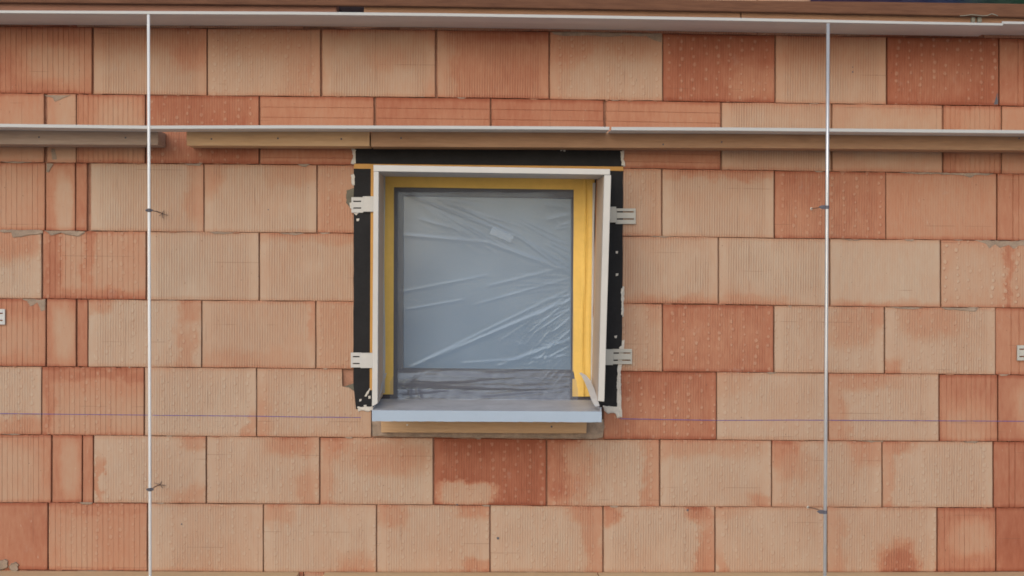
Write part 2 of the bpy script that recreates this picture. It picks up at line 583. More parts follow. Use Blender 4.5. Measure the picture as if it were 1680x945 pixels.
LINES = {  # bed joints, measured left to right
    1: [(0, 153), (150, 154.5), (340, 157), (525, 158.5), (715, 160), (900, 162.7), (1085, 166), (1180, 167.7), (1270, 169), (1455, 171.5), (1640, 174)],
    2: [(0, 266.5), (150, 267.5), (335, 269), (420, 269.5), (580, 271), (1022, 276), (1085, 277), (1270, 280), (1455, 282.5), (1640, 285)],
    3: [(0, 378), (145, 379), (335, 381), (520, 382), (580, 383), (1022, 387.5), (1085, 388), (1175, 389), (1270, 391), (1450, 393), (1640, 394.5)],
    4: [(0, 489.5), (145, 491), (330, 493), (520, 494), (580, 494.5), (1022, 498), (1085, 498.5), (1180, 499), (1270, 501.5), (1450, 503.5), (1640, 505)],
    5: [(0, 601), (145, 602), (330, 603), (520, 605), (580, 605.5), (1022, 609), (1175, 610.5), (1270, 611.5), (1450, 613), (1640, 615)],
    6: [(0, 713), (155, 714), (340, 716), (525, 717.5), (710, 718.5), (900, 721), (1085, 721), (1270, 722.5), (1450, 724), (1630, 724.5)],
    7: [(0, 825), (155, 825), (340, 826), (527, 827.5), (712, 828.5), (897, 830), (1082, 831), (1270, 832), (1447, 832.5), (1630, 833)],
    8: [(0, 935), (243, 937), (430, 938.5), (620, 939), (803, 939), (990, 939.5), (1173, 939.5), (1360, 939), (1537, 938.5), (1680, 938)],
}


def line(k, x):
    if k < 1:
        return line(1, x) - (111.5 + (1 - (x / 1680)) * -1.0) * (1 - k)
    if k > 8:
        return line(8, x) + 111.0 * (k - 8)
    pts = LINES[k]
    if x <= pts[0][0]:
        a, b = pts[0], pts[1]
    elif x >= pts[-1][0]:
        a, b = pts[-2], pts[-1]
    else:
        for a, b in zip(pts, pts[1:]):
            if a[0] <= x <= b[0]:
                break
    return a[1] + (b[1] - a[1]) * (x - a[0]) / (b[0] - a[0])


def smoothprof(kind, width, height, rnd):
    """(u positions with depth), (v positions with depth): raised face = 0, recess > 0 metres"""
    bw, bh = 0.0022 / width, 0.0018 / height
    us = [(0, 0.0025), (bw, 0.0)]
    if kind in ('coarse', 'coarsedot'):
        pitch = 0.0188
        n = max(2, int(round((width - 0.012) / pitch)))
        st = (width - 0.012) / n
        for i in range(n + 1):
            c = (0.006 + i * st) / width
            hw = 0.0015 / width
            d = rnd.uniform(0.0010, 0.0020)
            if 0.02 < c < 0.98:
                us += [(c - hw, 0.0), (c - hw * 0.35, d), (c + hw * 0.35, d), (c + hw, 0.0)]
    elif kind == 'wide':
        c = 0.16
        while c < 0.96:
            s = rnd.choice((0.022, 0.030, 0.036)) / width
            hw = rnd.uniform(0.002, 0.003) / width
            d = rnd.uniform(0.002, 0.004)
            us += [(c - hw, 0.0), (c - hw * 0.4, d), (c + hw * 0.4, d), (c + hw, 0.0)]
            c += s
    else:
        for i in range(1, 7):
            us.append((i / 7 + rnd.uniform(-.03, .03), 0.0))
    us += [(1 - bw, 0.0), (1, 0.0025)]
    vs_ = [(0, 0.0022), (bh, 0.0)]
    if kind == 'lintel':
        for c in (0.10, 0.22, 0.36, 0.69, 0.84):
            hw = 0.0016 / height
            vs_ += [(c - hw, 0.0), (c - hw * .3, 0.0020), (c + hw * .3, 0.0020), (c + hw, 0.0)]
    else:
        vs_ += [(0.33, 0.0), (0.66, 0.0)]
    vs_ += [(1 - bh, 0.0), (1, 0.0022)]
    return us, vs_


NB = [0]


def set_props(o, kind, tone, patches):
    gv = {'fine': 1.0, 'dots': 0.75, 'dense': 0.3, 'faint': 0.35, 'coarsedot': 0.0}.get(kind, 0.0)
    dv = {'dots': 0.8, 'dense': 1.4, 'fine': 0.0, 'coarsedot': 0.75, 'dotred': 1.0}.get(kind, 0.0)
    if kind == 'dotred':
        gv = 0.6
    o['surface'] = [tone, gv, dv]
    o['seed'] = random.uniform(0, 50)
    for k in (1, 2, 3):
        if k <= len(patches):
            q = patches[k - 1]
            o['patch_%d' % k] = [q[1], q[2], q[0]]
            o['spread_%d' % k] = [q[3], q[4], q[5] if len(q) > 5 else 0.10]
        else:
            o['patch_%d' % k] = [0.5, 0.5, 0.5]
            o['spread_%d' % k] = [-1.0, -1.0, 0.1]


def brick(row, x0, x1, kind, tone, *patches, name='brick', gap=0.42):
    """one brick between photo columns x0..x1 of a course"""
    NB[0] += 1
    rnd = random.Random(1000 + NB[0])
    dy = rnd.uniform(-0.0018, 0.0022)
    gap += rnd.uniform(-.25, .35)
    hg = 0.32
    c = [at(x0 + gap, line(row, x0 + gap) - hg), at(x1 - gap, line(row, x1 - gap) - hg),
         at(x1 - gap, line(row - 1, x1 - gap) + hg), at(x0 + gap, line(row - 1, x0 + gap) + hg)]
    o0 = Vector((c[0].x, 0, c[0].z))
    width = (c[1] - c[0]).length
    height = (c[3] - c[0]).length
    us, vs_ = smoothprof(kind, width, height, rnd)
    bm = bmesh.new()
    uvl = bm.loops.layers.uv.new('face')
    grid = []
    uvs = {}
    jit = [rnd.uniform(-0.0006, 0.0006) for _ in range(400)]
    for j, (v, dv) in enumerate(vs_):
        rowv = []
        for i, (u, du) in enumerate(us):
            b = c[0].lerp(c[1], u).lerp(c[3].lerp(c[2], u), v)
            x, z = b.x, b.z
            if j in (0, len(vs_) - 1):
                z += jit[i] * 1.6 + ((1 if j == 0 else -1) * rnd.uniform(.0015, .0045) if rnd.random() < 0.07 and 1 < i < len(us) - 2 else 0)
            if i in (0, len(us) - 1):
                x += jit[200 + j]
            vt = bm.verts.new((x - o0.x, dy + max(du, dv), z - o0.z))
            uvs[vt] = (u, v)
            rowv.append(vt)
        grid.append(rowv)
    for j in range(len(vs_) - 1):
        for i in range(len(us) - 1):
            bm.faces.new((grid[j][i], grid[j][i + 1], grid[j + 1][i + 1], grid[j + 1][i]))
    loop = grid[0][:] + [r[-1] for r in grid[1:-1]] + grid[-1][::-1] + [r[0] for r in grid[1:-1]][::-1]
    back = []
    for v in loop:
        nv = bm.verts.new((v.co.x, 0.10, v.co.z))
        uvs[nv] = uvs[v]
        back.append(nv)
    n = len(loop)
    for i in range(n):
        bm.faces.new((loop[i], back[i], back[(i + 1) % n], loop[(i + 1) % n]))
    bmesh.ops.recalc_face_normals(bm, faces=bm.faces[:])
    for f in bm.faces:
        for l in f.loops:
            l[uvl].uv = uvs[l.vert]
    me = bpy.data.meshes.new(name)
    bm.to_mesh(me)
    bm.free()
    o = link_mesh(name, me, M['brick'], wall, o0)
    set_props(o, kind, tone, patches)
    return o


def poly_brick(pix, kind, tone, *patches):
    """a brick with a broken or cut outline"""
    pts = [at(x, y) for x, y in pix]
    o0 = Vector((min(p.x for p in pts), 0, min(p.z for p in pts)))
    wd = max(p.x for p in pts) - o0.x
    hd = max(p.z for p in pts) - o0.z
    bm = prism([(p.x - o0.x, p.z - o0.z) for p in pts], -0.0008, 0.10, 0.0018)
    uvl = bm.loops.layers.uv.new('face')
    for f in bm.faces:
        for l in f.loops:
            l[uvl].uv = (l.vert.co.x / wd, l.vert.co.z / hd)
    me = bpy.data.meshes.new('brick')
    bm.to_mesh(me)
    bm.free()
    o = link_mesh('brick', me, M['brick'], wall, o0)
    set_props(o, kind, tone, patches)
    return o


def fill(row, xs, tone_fn=None):
    """courses outside the picture: same sort of bricks"""
    for a, b in zip(xs, xs[1:]):
        t = random.uniform(0.4, 0.85)
        brick(row, a, b, random.choice(('dots', 'fine', 'dots')), t, (t + .15, random.uniform(.3, .7), random.uniform(.3, .6), .4, .4))


P_, T_, O_, R_ = 0.95, 0.70, 0.46, 0.16
# --- course 1 (top, under the upper rail)
brick(1, -37, 150.4, 'coarse', 0.36, (0.62, .68, .45, .30, .28, .2))
brick(1, 153.6, 339.5, 'fine', 0.52, (0.86, .42, .25, .62, .42, .25), (0.42, .85, .75, .14, .3, .3))
brick(1, 340.5, 525.6, 'dots', 0.60, (0.84, .35, .15, .45, .45, .3))
brick(1, 528, 714.6, 'fine', 0.50, (0.88, .5, .30, .52, .62, .22), (0.66, .62, .62, .22, .2, .5))
brick(1, 717, 901, 'fine', 0.42, (0.66, .06, .4, .10, .6, .4), (0.22, .6, .97, .4, .12, .5))
brick(1, 902, 1087, 'dots', 0.60, (0.88, .55, .28, .50, .40, .25), (0.46, .14, .78, .22, .3, .3))
brick(1, 1087.5, 1271.5, 'dotred', 0.20, (0.40, .85, .30, .2, .3, .3))
brick(1, 1272.5, 1454.5, 'fine', 0.62, (0.82, .5, .18, .6, .26, .5), (0.46, .28, .85, .3, .2, .5))
brick(1, 1455.5, 1638.5, 'dotred', 0.14, (0.30, .45, .35, .35, .3, .4))
brick(1, 1639.5, 1827, 'wide', 0.30)
fill(1, [-410, -224, -38]); fill(1, [1828, 2014])
# --- course 2 (lintel course)
brick(2, -60, 72, 'smooth', 0.46, (0.62, .8, .4, .3, .5, .4))
brick(2, 77, 125, 'smooth', 0.58, (0.74, .7, .5, .35, .6, .3))
brick(2, 125.5, 238, 'coarse', 0.44, (0.70, .62, .55, .36, .36, .3))
brick(2, 239.5, 425, 'dotred', 0.30)
for a, b, t in ((426.5, 613.8, .38), (616.8, 804.3, .31), (806, 990.6, .27), (994, 1182, .40)):
    brick(2, a, b, 'lintel', t, (t + .10, .7, .6, .3, .3, .6))
brick(2, 1183.5, 1363.5, 'fine', 0.74, (0.92, .4, .55, .5, .3, .4))
brick(2, 1365.5, 1546, 'faint', 0.66, (0.86, .5, .55, .46, .34, .2))
brick(2, 1548, 1643, 'coarse', 0.42, (0.58, .6, .5, .3, .4, .4))
brick(2, 1644, 1730, 'smooth', 0.52)
fill(2, [-432, -247, -61]); fill(2, [1731, 1917, 2014])
# --- course 3
brick(3, -70, 73.5, 'coarse', 0.46, (0.66, .6, .42, .36, .42, .3))
brick(3, 75, 123.5, 'smooth', 0.42, (0.80, .62, .38, .30, .46, .15))
brick(3, 124.5, 143, 'smooth', 0.36)
brick(3, 148.5, 334, 'fine', 0.90, (0.58, .97, .6, .12, .6, .3), (1.0, .1, .4, .12, .5, .5))
brick(3, 335, 519.8, 'fine', 0.92, (0.62, .82, .90, .3, .18, .4), (0.60, .05, .8, .1, .3, .4))
brick(3, 520.5, 600, 'dots', 0.64)
brick(3, 1006, 1085.5, 'dots', 0.68, (0.82, .45, .5, .3, .4, .4))
brick(3, 1086.5, 1270, 'fine', 0.88, (0.50, .55, .97, .6, .10, .35))
brick(3, 1271, 1453, 'dotred', 0.36, (0.44, .5, .2, .4, .3, .5))
brick(3, 1454, 1635, 'faint', 0.50)
brick(3, 1636.5, 1790, 'wide', 0.38)
fill(3, [-442, -257, -71]); fill(3, [1791, 1977])
# --- course 4
brick(4, -118, 68, 'dots', 0.92, (0.50, .80, .85, .2, .28, .25))
brick(4, 70, 239.5, 'coarsedot', 0.62, (0.26, .06, .5, .12, .9, .4), (0.30, .5, .02, .7, .14, .4), (0.34, .42, .6, .06, .6, .4))
brick(4, 240.5, 425, 'fine', 0.88, (1.0, .3, .5, .3, .5, .6))
brick(4, 426.2, 600, 'fine', 0.88, (0.60, .5, .96, .6, .10, .4))
brick(4, 1006, 1178, 'fine', 0.80, (0.96, .6, .5, .35, .4, .3), (0.52, .5, .0, .6, .12, .4))
brick(4, 1179.3, 1361, 'fine', 0.88, (0.98, .5, .6, .5, .3, .4), (0.62, .3, .03, .4, .10, .4))
brick(4, 1362, 1542.7, 'faint', 0.90, (0.98, .5, .5, .36, .44, .25), (0.62, .5, .02, .6, .1, .4))
brick(4, 1544, 1728, 'dense', 0.64, (0.82, .3, .45, .24, .36, .25), (0.34, .60, .5, .035, .6, .4))
fill(4, [-490, -304, -119]); fill(4, [1729, 1915])
# --- course 5
brick(5, -70, 75, 'coarse', 0.38, (0.62, .6, .4, .36, .30, .3))
brick(5, 76.5, 125, 'smooth', 0.42, (0.76, .58, .48, .34, .38, .3))
brick(5, 126.5, 144, 'smooth', 0.36)
brick(5, 145, 330.6, 'dots', 0.92, (0.48, .06, .92, .14, .14, .3), (0.54, .92, .85, .12, .22, .3), (0.60, .86, .3, .08, .3, .4))
brick(5, 331.4, 517.8, 'fine', 0.84, (0.62, .35, .05, .5, .22, .35), (0.55, .98, .7, .05, .4, .4))
brick(5, 519, 600, 'dots', 0.72)
brick(5, 1006, 1086.5, 'dots', 0.76, (0.60, .9, .9, .2, .2, .4))
brick(5, 1087.2, 1269, 'dotred', 0.33, (0.42, .5, .6, .35, .3, .5))
brick(5, 1270, 1451, 'dots', 0.86, (0.60, .72, .72, .2, .3, .3), (0.50, .95, .9, .1, .2, .4))
brick(5, 1452, 1633, 'dots', 0.86, (0.56, .42, .80, .26, .26, .3), (0.50, .04, .08, .1, .16, .3))
brick(5, 1634, 1790, 'wide', 0.44)
fill(5, [-442, -257, -71]); fill(5, [1791, 1977])
# --- course 6
brick(6, -118, 68, 'dots', 0.94, (0.48, .85, .04, .3, .22, .3))
brick(6, 69, 236, 'coarsedot', 0.52, (0.30, .5, .90, .7, .10, .3), (0.66, .6, .3, .5, .26, .5), (0.34, .04, .5, .06, .8, .5))
brick(6, 237.3, 421, 'dots', 0.92, (0.56, .98, .1, .06, .3, .3))
poly_brick([(422, line(6, 422) - .5), (609, line(6, 609) - .5), (609, 652), (580, 641), (573, 636), (562, 634), (561, line(5, 561) + .5), (422, line(5, 422) + .5)],
           'dots', 0.82, (0.56, .04, .2, .08, .4, .4), (0.92, .4, .5, .3, .3, .5))
brick(6, 990, 1175.5, 'dotred', 0.28, (0.38, .5, .3, .4, .4, .5))
brick(6, 1176.5, 1358.5, 'dots', 0.88, (0.66, .1, .9, .2, .2, .5))
brick(6, 1359.8, 1540.5, 'dots', 0.90, (0.58, .2, .90, .5, .14, .3), (0.60, .06, .3, .12, .5, .3))
brick(6, 1541.5, 1637, 'coarse', 0.32, (0.62, .5, .2, .45, .36, .4))
brick(6, 1638, 1728, 'smooth', 0.34, (0.56, .6, .5, .3, .4, .3))
fill(6, [-490, -304, -119]); fill(6, [1729, 1915])
# --- course 7
brick(7, -60, 84, 'coarse', 0.40, (0.72, .58, .40, .34, .46, .3))
brick(7, 86, 134.5, 'smooth', 0.42, (0.72, .6, .55, .30, .42, .25))
brick(7, 135.5, 153, 'smooth', 0.40)
brick(7, 154, 338, 'dots', 0.92, (0.46, .02, .35, .035, .35, .2), (0.54, .92, .94, .14, .14, .3), (0.60, .85, .06, .2, .16, .4))
brick(7, 339, 524.3, 'dots', 0.88, (0.52, .76, .9, .22, .18, .3), (0.60, .92, .2, .1, .3, .4))
brick(7, 525, 710.4, 'dots', 0.90, (0.54, .62, .72, .36, .24, .25), (0.42, .10, .92, .14, .2, .3), (0.60, .05, .3, .07, .5, .4))
brick(7, 712, 896.5, 'dots', 0.16, (0.86, .28, .16, .26, .17, .15), (0.06, .6, .9, .5, .1, .5))
brick(7, 897.5, 1082, 'dots', 0.88, (0.24, .12, .62, .21, .58, .18), (0.50, .96, .5, .11, .55, .15), (0.62, .3, .62, .14, .3, .3))
brick(7, 1083, 1265.6, 'dots', 0.90, (0.60, .4, .90, .5, .17, .3), (0.52, .9, .08, .12, .12, .3))
brick(7, 1266.6, 1447, 'dots', 0.84, (0.36, .10, .85, .16, .2, .25), (0.54, .86, .86, .16, .26, .3), (0.60, .2, .6, .18, .2, .3))
brick(7, 1448, 1629, 'dots', 0.88, (0.60, .045, .4, .07, .7, .2), (0.50, .14, .93, .16, .12, .3))
brick(7, 1630, 1785, 'wide', 0.28)
fill(7, [-432, -246, -61]); fill(7, [1786, 1970])
# --- course 8
brick(8, -107, 78, 'smooth', 0.34, (0.42, .7, .6, .2, .3, .6))
brick(8, 79, 241.5, 'coarsedot', 0.52, (0.66, .34, .35, .16, .4, .4), (0.40, .5, .92, .6, .08, .4))
brick(8, 242.5, 431.5, 'dots', 0.84, (0.94, .1, .5, .1, .5, .4))
brick(8, 432.5, 617.5, 'dots', 0.90, (0.54, .10, .84, .14, .20, .25), (0.60, .85, .1, .2, .16, .4))
brick(8, 618.5, 803.3, 'dots', 0.88, (0.54, .12, .85, .14, .2, .3), (0.54, .86, .92, .18, .12, .3), (0.46, .90, .06, .16, .12, .25))
brick(8, 804.3, 989, 'dots', 0.90, (0.56, .93, .5, .10, .7, .25), (0.52, .86, .9, .16, .14, .3))
brick(8, 990, 1173, 'dots', 0.90, (0.36, .07, .86, .09, .16, .25), (0.30, .88, .88, .13, .15, .25), (0.46, .93, .25, .08, .55, .2))
brick(8, 1174, 1356.5, 'dots', 0.88, (0.56, .05, .12, .06, .2, .3), (0.66, .1, .95, .2, .1, .4))
brick(8, 1357.5, 1537, 'dots', 0.84, (0.30, .64, .14, .16, .30, .25), (0.60, .07, .35, .10, .6, .2), (0.28, .97, .12, .03, .16, .3))
brick(8, 1538, 1634, 'coarse', 0.34, (0.62, .60, .52, .36, .26, .25))
brick(8, 1635, 1728, 'smooth', 0.26, (0.18, .4, .5, .3, .5, .5))
fill(8, [-478, -293, -108]); fill(8, [1729, 1915])
# --- courses below and above the picture
fill(9, [-432, -246, -60, 126, 312, 498, 684, 870, 1056, 1242, 1428, 1614, 1800, 1970])
fill(10, [-478, -293, -107, 79, 265, 451, 637, 823, 1009, 1195, 1381, 1567, 1753, 1915])
fill(0, [-432, -246, -60, 126, 312, 498]); fill(0, [655, 870, 1056, 1242, 1428, 1614, 1800, 1970])

# core behind the bricks: boxes left, right, above and below the opening
WL, WR = at(-430, 400).x, at(1912, 400).x
WT, WB = at(0, line(-1, 0)).z - 0.004, GZ - 0.1
OL, OR_ = at(597, 400).x, at(1009, 400).x
OT, OB = at(800, 262).z, at(800, 716).z
bm = bmesh.new()
Y0, Y1 = 0.016, 0.30
for (a, b, c, d) in ((WL, OL, WB, WT), (OR_, WR, WB, WT), (OL, OR_, OT, WT), (OL, OR_, WB, OB)):
    prism([(a, c), (b, c), (b, d), (a, d)], Y0, Y1, 0, bm)
obj('mortar_bed', bm, M['mortar_dark'], wall)

# crumbs of joint mortar and broken clay along the beds
for nm, mk, cnt, sd_ in (('mortar_crumbs', 'mortar', 60, 5), ('clay_crumbs', 'clay_bit', 70, 6)):
    rc = random.Random(sd_)
    bm = bmesh.new()
    for k in range(cnt):
        rw = rc.randint(1, 8)
        x = rc.uniform(-40, 1720)
        if 560 < x < 1030 and 2 <= rw <= 5:
            continue
        y = line(rw, x)
        L, h_ = rc.uniform(3, 22), rc.uniform(.8, 2.2)
        up = rc.random() < .35
        lump([(x - L / 2, y - .8), (x + L / 2, line(rw, x + L / 2) - .8), (x + L * .3, y + (-h_ if up else h_)), (x - L * .2, y + (-h_ if up else h_) * rc.uniform(.6, 1.4))], 0.0004, 0.0022, .4, 4, 700 + k + sd_ * 100, bm)
    obj(nm, bm, M[mk], wall)['kind'] = 'stuff'

# grey mortar squeezed out of the joints
SM = [((0, 376.5), (70, 377.5), (70, 383), (22, 390), (18, 381), (0, 381)), ((72, 378), (140, 379), (138, 383), (128, 388), (100, 382), (84, 386)),
      ((0, 265), (55, 265.5), (30, 268.5)), ((303, 268), (332, 268.5), (328, 272), (308, 271)), ((488, 269), (510, 269.5), (502, 274), (494, 273)),
      ((343, 380), (388, 381), (372, 384), (352, 383.5)), ((455, 381.5), (500, 382.5), (484, 386), (465, 384.5)),
      ((1060, 387), (1112, 388), (1090, 390)), ((1474, 282.5), (1632, 284.5), (1620, 288), (1600, 287), (1592, 291), (1578, 287), (1540, 286), (1500, 285.5)),
      ((1380, 392.5), (1422, 393), (1405, 395.5)), ((1598, 394), (1700, 395.5), (1700, 402), (1672, 403), (1664, 409), (1655, 402), (1640, 408), (1632, 401), (1622, 409), (1616, 400)),
      ((1452, 503), (1518, 504.5), (1500, 507.5), (1470, 506)), ((1542, 504.5), (1606, 506), (1600, 511), (1550, 508)),
      ((905, 52), (1086, 55), (1085, 70), (1074, 64), (1064, 58), (1050, 60), (1030, 57.5), (1000, 61), (970, 58), (930, 59), (908, 57)),
      ((72, 156), (118, 155.5), (98, 164), (90, 168), (86, 160), (76, 159)), ((36, 490), (75, 491), (74, 510), (68, 512), (62, 496), (50, 503), (44, 494)),
      ((0, 711.5), (38, 712), (20, 714.5)), ((130, 823.5), (152, 824), (150, 828), (134, 827.5)),
      ((1580, 723.5), (1606, 724), (1600, 727), (1586, 726.5)), ((1405, 723), (1450, 723.5), (1430, 726)), ((84, 243), (90, 243), (93, 262), (86, 263)), ((76, 268), (88, 268), (80, 283), (76, 282))]
for i, s in enumerate(SM):
    obj('mortar', lump(s, 0.0005, 0.003, 0.7, 6, 40 + i), M['mortar'], wall)
for i, (x, y, r) in enumerate(((4, 926, 10), (22, 931, 9), (-10, 930, 9))):
    obj('mortar', lump([(x + r * math.cos(k * PI / 5), y + r * .9 * math.sin(k * PI / 5)) for k in range(10)], 0.0005, 0.010, 2.2, 4, 90 + i), M['mortar'], wall)
# mortar in the broken joints beside the window, under the sill and in the notch
obj('mortar', lump([(569, 312), (581, 308), (582, 345), (574, 340), (568, 332)], 0.0015, 0.003, .8, 4, 121), M['mortar_dark_grey'], wall)
obj('mortar', lump([(563, 634), (582, 628), (582, 645), (572, 640)], -0.006, 0.004, .6, 4, 122), M['mortar_dark_grey'], wall)
obj('mortar_patch', lump([(610, 688), (990, 688), (991, 700), (989, 717), (980, 720), (800, 718.5), (611, 716)], 0.0015, 0.005, 0.5, 9, 130), M['mortar'], wall)
PL = [[(577, 244), (584, 244), (584, 270), (576, 269), (579, 256)], [(576, 287), (582, 285), (582, 306), (577, 304)],
      [(584, 667), (613, 666), (612, 674), (601, 676), (596, 673), (588, 676)], [(1018, 246), (1024, 246), (1023, 262), (1026, 272), (1020, 274)],
      [(1019, 470), (1024, 471), (1023, 520), (1019, 519)], [(1016, 560), (1024, 558), (1022, 580), (1018, 610), (1020, 684), (1012, 686), (1012, 620)],
      [(988, 664), (1016, 667), (1018, 684), (1013, 686), (1010, 678), (998, 679), (991, 674)], [(573, 332), (580, 332), (580, 346), (575, 342)], [(580, 349), (590, 348), (584, 353)]]
for i, s in enumerate(PL):
    obj('plaster_residue', lump(s, 0.0015, 0.006, 0.9, 3.5, 200 + i), M['plaster'], wall)
# blue chalk line snapped across one course
for seg in ([(-20, 678.2), (120, 679.8), (243, 681)], [(250, 681.3), (420, 682.7), (500, 684.2), (592, 684.8)],
            [(1016, 687), (1100, 688.4), (1176, 689.7)], [(1176, 689.7), (1300, 689.2), (1480, 690), (1700, 691.3)]):
    bm = bmesh.new()
    up = [bm.verts.new(at(x, y - .55, 0.0026)) for x, y in seg]
    dn = [bm.verts.new(at(x, y + .55, 0.0026)) for x, y in seg]
    ub = [bm.verts.new(at(x, y - .55, 0.0022)) for x, y in seg]
    for i in range(len(seg) - 1):
        bm.faces.new((dn[i], dn[i + 1], up[i + 1], up[i]))
        bm.faces.new((up[i], up[i + 1], ub[i + 1], ub[i]))
    obj('chalk_line', bm, M['chalk'], wall)
# small drill holes and hairline chips
bm = bmesh.new()
for (x, y, r) in ((817, 883, 2.2), (298, 860, 1.4), (750, 828, 1.4), (1128, 837, 2.0), (1399, 118, 1.4), (1399, 110, 1.0), (440, 344, 1.0)):
    c = at(x, y, 0.0012)
    ring = [bm.verts.new(c + Vector((r * .0023 * math.cos(k * PI / 4), 0, r * .0023 * math.sin(k * PI / 4)))) for k in range(8)]
    bm.faces.new(ring)
obj('drill_holes', bm, M['steel'], wall)['kind'] = 'stuff'
bm = bmesh.new()
lump([(1630, 173), (1636, 150), (1638, 154), (1637, 173)], 0.0006, 0.0006, 0.2, 9, 5, bm)
obj('chip', bm, M['steel'], wall)

# ------------------------------------------------------------------ horizontal metal rails
DR = 0.28      # how far the rails and rods stand off the wall


def rail(pts_top, pts_bot, z_back_px, back, label, joint=None):
    """front lip measured in the picture at depth DR; the tray runs back to `back`"""
    r = thing('metal_rail', label, 'rail', at(pts_top[0][0], pts_bot[0][1], DR), 'horizontal metal rails on the wall')
    lip = [xz(x, y, DR) for x, y in pts_bot] + [xz(x, y, DR) for x, y in reversed(pts_top)]
    obj('front_lip', prism(lip, -DR, -DR + 0.004, 0.0008), M['zinc'], r)
    bm = bmesh.new()
    th = 0.002
    f = [(at(x, y, DR)) for x, y in pts_bot]
    vs1 = [bm.verts.new((p.x, -DR + 0.0043, p.z + 0.0006)) for p in f]
    vs2 = [bm.verts.new((p.x, -back, p.z + 0.0006)) for p in f]
    vs3 = [bm.verts.new((p.x, -DR + 0.0043, p.z + 0.0006 + th)) for p in f]
    vs4 = [bm.verts.new((p.x, -back, p.z + 0.0006 + th)) for p in f]
    n = len(f)
    for i in range(n - 1):
        bm.faces.new((vs1[i], vs1[i + 1], vs2[i + 1], vs2[i]))
        bm.faces.new((vs3[i], vs4[i], vs4[i + 1], vs3[i + 1]))
        bm.faces.new((vs1[i], vs3[i], vs3[i + 1], vs1[i + 1]))
        bm.faces.new((vs2[i], vs2[i + 1], vs4[i + 1], vs4[i]))
    bm.faces.new((vs1[0], vs2[0], vs4[0], vs3[0]))
    bm.faces.new((vs1[-1], vs3[-1], vs4[-1], vs2[-1]))
    obj('tray', bm, M['tray'], r)
    return r


rail([(-150, 15.5), (0, 17), (240, 18), (480, 19), (720, 21.5), (960, 25), (1200, 29), (1440, 34), (1646, 38)],
     [(-150, 20), (0, 21.5), (240, 23), (480, 24), (720, 26.5), (960, 30), (1200, 34), (1440, 38.5), (1646, 42)], 0, 0.004,
     'wide upper white metal rail running above the top brick course')
rail([(1644, 35.0), (1850, 37.5)], [(1644, 39.2), (1850, 41.6)], 0, 0.004,
     'short end of white metal rail overlapping at the top right corner')
rail([(-150, 202), (0, 203), (240, 206), (480, 205.4), (720, 206.2), (960, 207.5), (1000, 208)],
     [(-150, 207.5), (0, 208.5), (240, 211.5), (480, 210.8), (720, 211.6), (960, 212.8), (1000, 213.2)], 0, 0.138,
     'long thin white metal rail left of the joint above the window')
rail([(1003, 208.2), (1200, 209), (1360, 210.6), (1680, 213.5), (1850, 215)],
     [(1003, 213.8), (1200, 214.5), (1360, 216), (1680, 219), (1850, 220.5)], 0, 0.138,
     'thin white metal rail right of the joint, meeting the grey rod')

# ------------------------------------------------------------------ timber battens and board
DB = 0.137


def batten(pix, m, label, nails=(), dep=DB, bev=0.003, group='timber battens fixed to the wall', name='wooden_batten'):
    p = pix[-1]
    b = thing(name, label, 'batten', at(p[0], p[1], dep), group)
    obj('beam', pprism(pix, dep, 0.0025, bev, seg=2), m, b)
    for (x, y) in nails:
        bm = bmesh.new()
        c = at(x, y, dep)
        tube(bm, [c + Vector((0, 0.004, 0)), c + Vector((0, -0.0012, 0)), c + Vector((0, -0.0018, 0))], [0.0034, 0.0034, 0.002], 8)
        obj('nail', bm, M['steel'], b)
    return b


batten([(-150, 210), (260, 214), (259.5, 238), (-150, 236)], M['wood_grey'], 'weathered greyish batten at the far left under the lower rail', [(64, 225), (206, 226)])
batten([(306, 214), (606.5, 214), (606.5, 240), (306, 238.8)], M['wood_pale'], 'pale yellow batten between the gap and the top of the window', [(347, 228), (456, 227), (560, 228)])
batten([(608.5, 214), (1850, 220), (1850, 249.5), (1680, 247), (1300, 243.5), (1022, 242.5), (608.5, 240.5)], M['wood_brown'],
       'long brown batten running from above the window to the right', [(658, 226.5), (1184, 233), (1672, 227), (1088, 237)])
batten([(-150, -2), (552, 4), (552, 24.5), (-150, 19)], M['wood_red'], 'reddish brown batten at the top left above the rail')
batten([(597, 5), (1215, 10), (1215, 36), (597, 26)], M['wood_mid'], 'light brown batten above the rail, right of the dark gap')
batten([(1216.5, 11), (1850, 18), (1850, 47), (1216.5, 36)], M['wood_mid'], 'brown batten above the upper rail at the top right')
obj('gap_shade_block', pprism([(548, 0), (601, 0), (601, 30), (548, 30)], 0.02, 0.0025, 0.001), M['gap_shade'], wall)  # added dark block standing in for the shaded hollow between the battens
batten([(-150, 948.2), (484, 950.5), (484, 974), (-150, 972)], M['wood_light'], 'pale batten along the bottom left edge of the picture')
batten([(527, 950.6), (984, 951.0), (984, 974), (527, 974)], M['wood_light'], 'short pale batten at the bottom edge below the window')
batten([(986, 951.0), (1850, 950.2), (1850, 974), (986, 974)], M['wood_light'], 'pale batten along the bottom right edge of the picture')
DT = 0.165
bd = thing('timber_board', 'dark stained timber board running along the very top edge', 'board', at(-150, 2, DT))
obj('board', pprism([(-150, -26), (720, -9), (1200, 0.5), (1440, 2.5), (1680, 6), (1850, 8.5), (1850, 31.5), (1680, 28.5), (1440, 23.5), (1200, 19), (960, 15), (720, 11), (480, 8.5), (0, 4), (-150, 2.5)],
                    DT, 0.139, 0.006, seg=3), M['wood_dark'], bd)
tp = thing('tarpaulin', 'dark blue and green sheet behind the top right board', 'tarpaulin', at(1400, 5, 0.10))
bm = bmesh.new()
nx, nz_ = 40, 5
gv = []
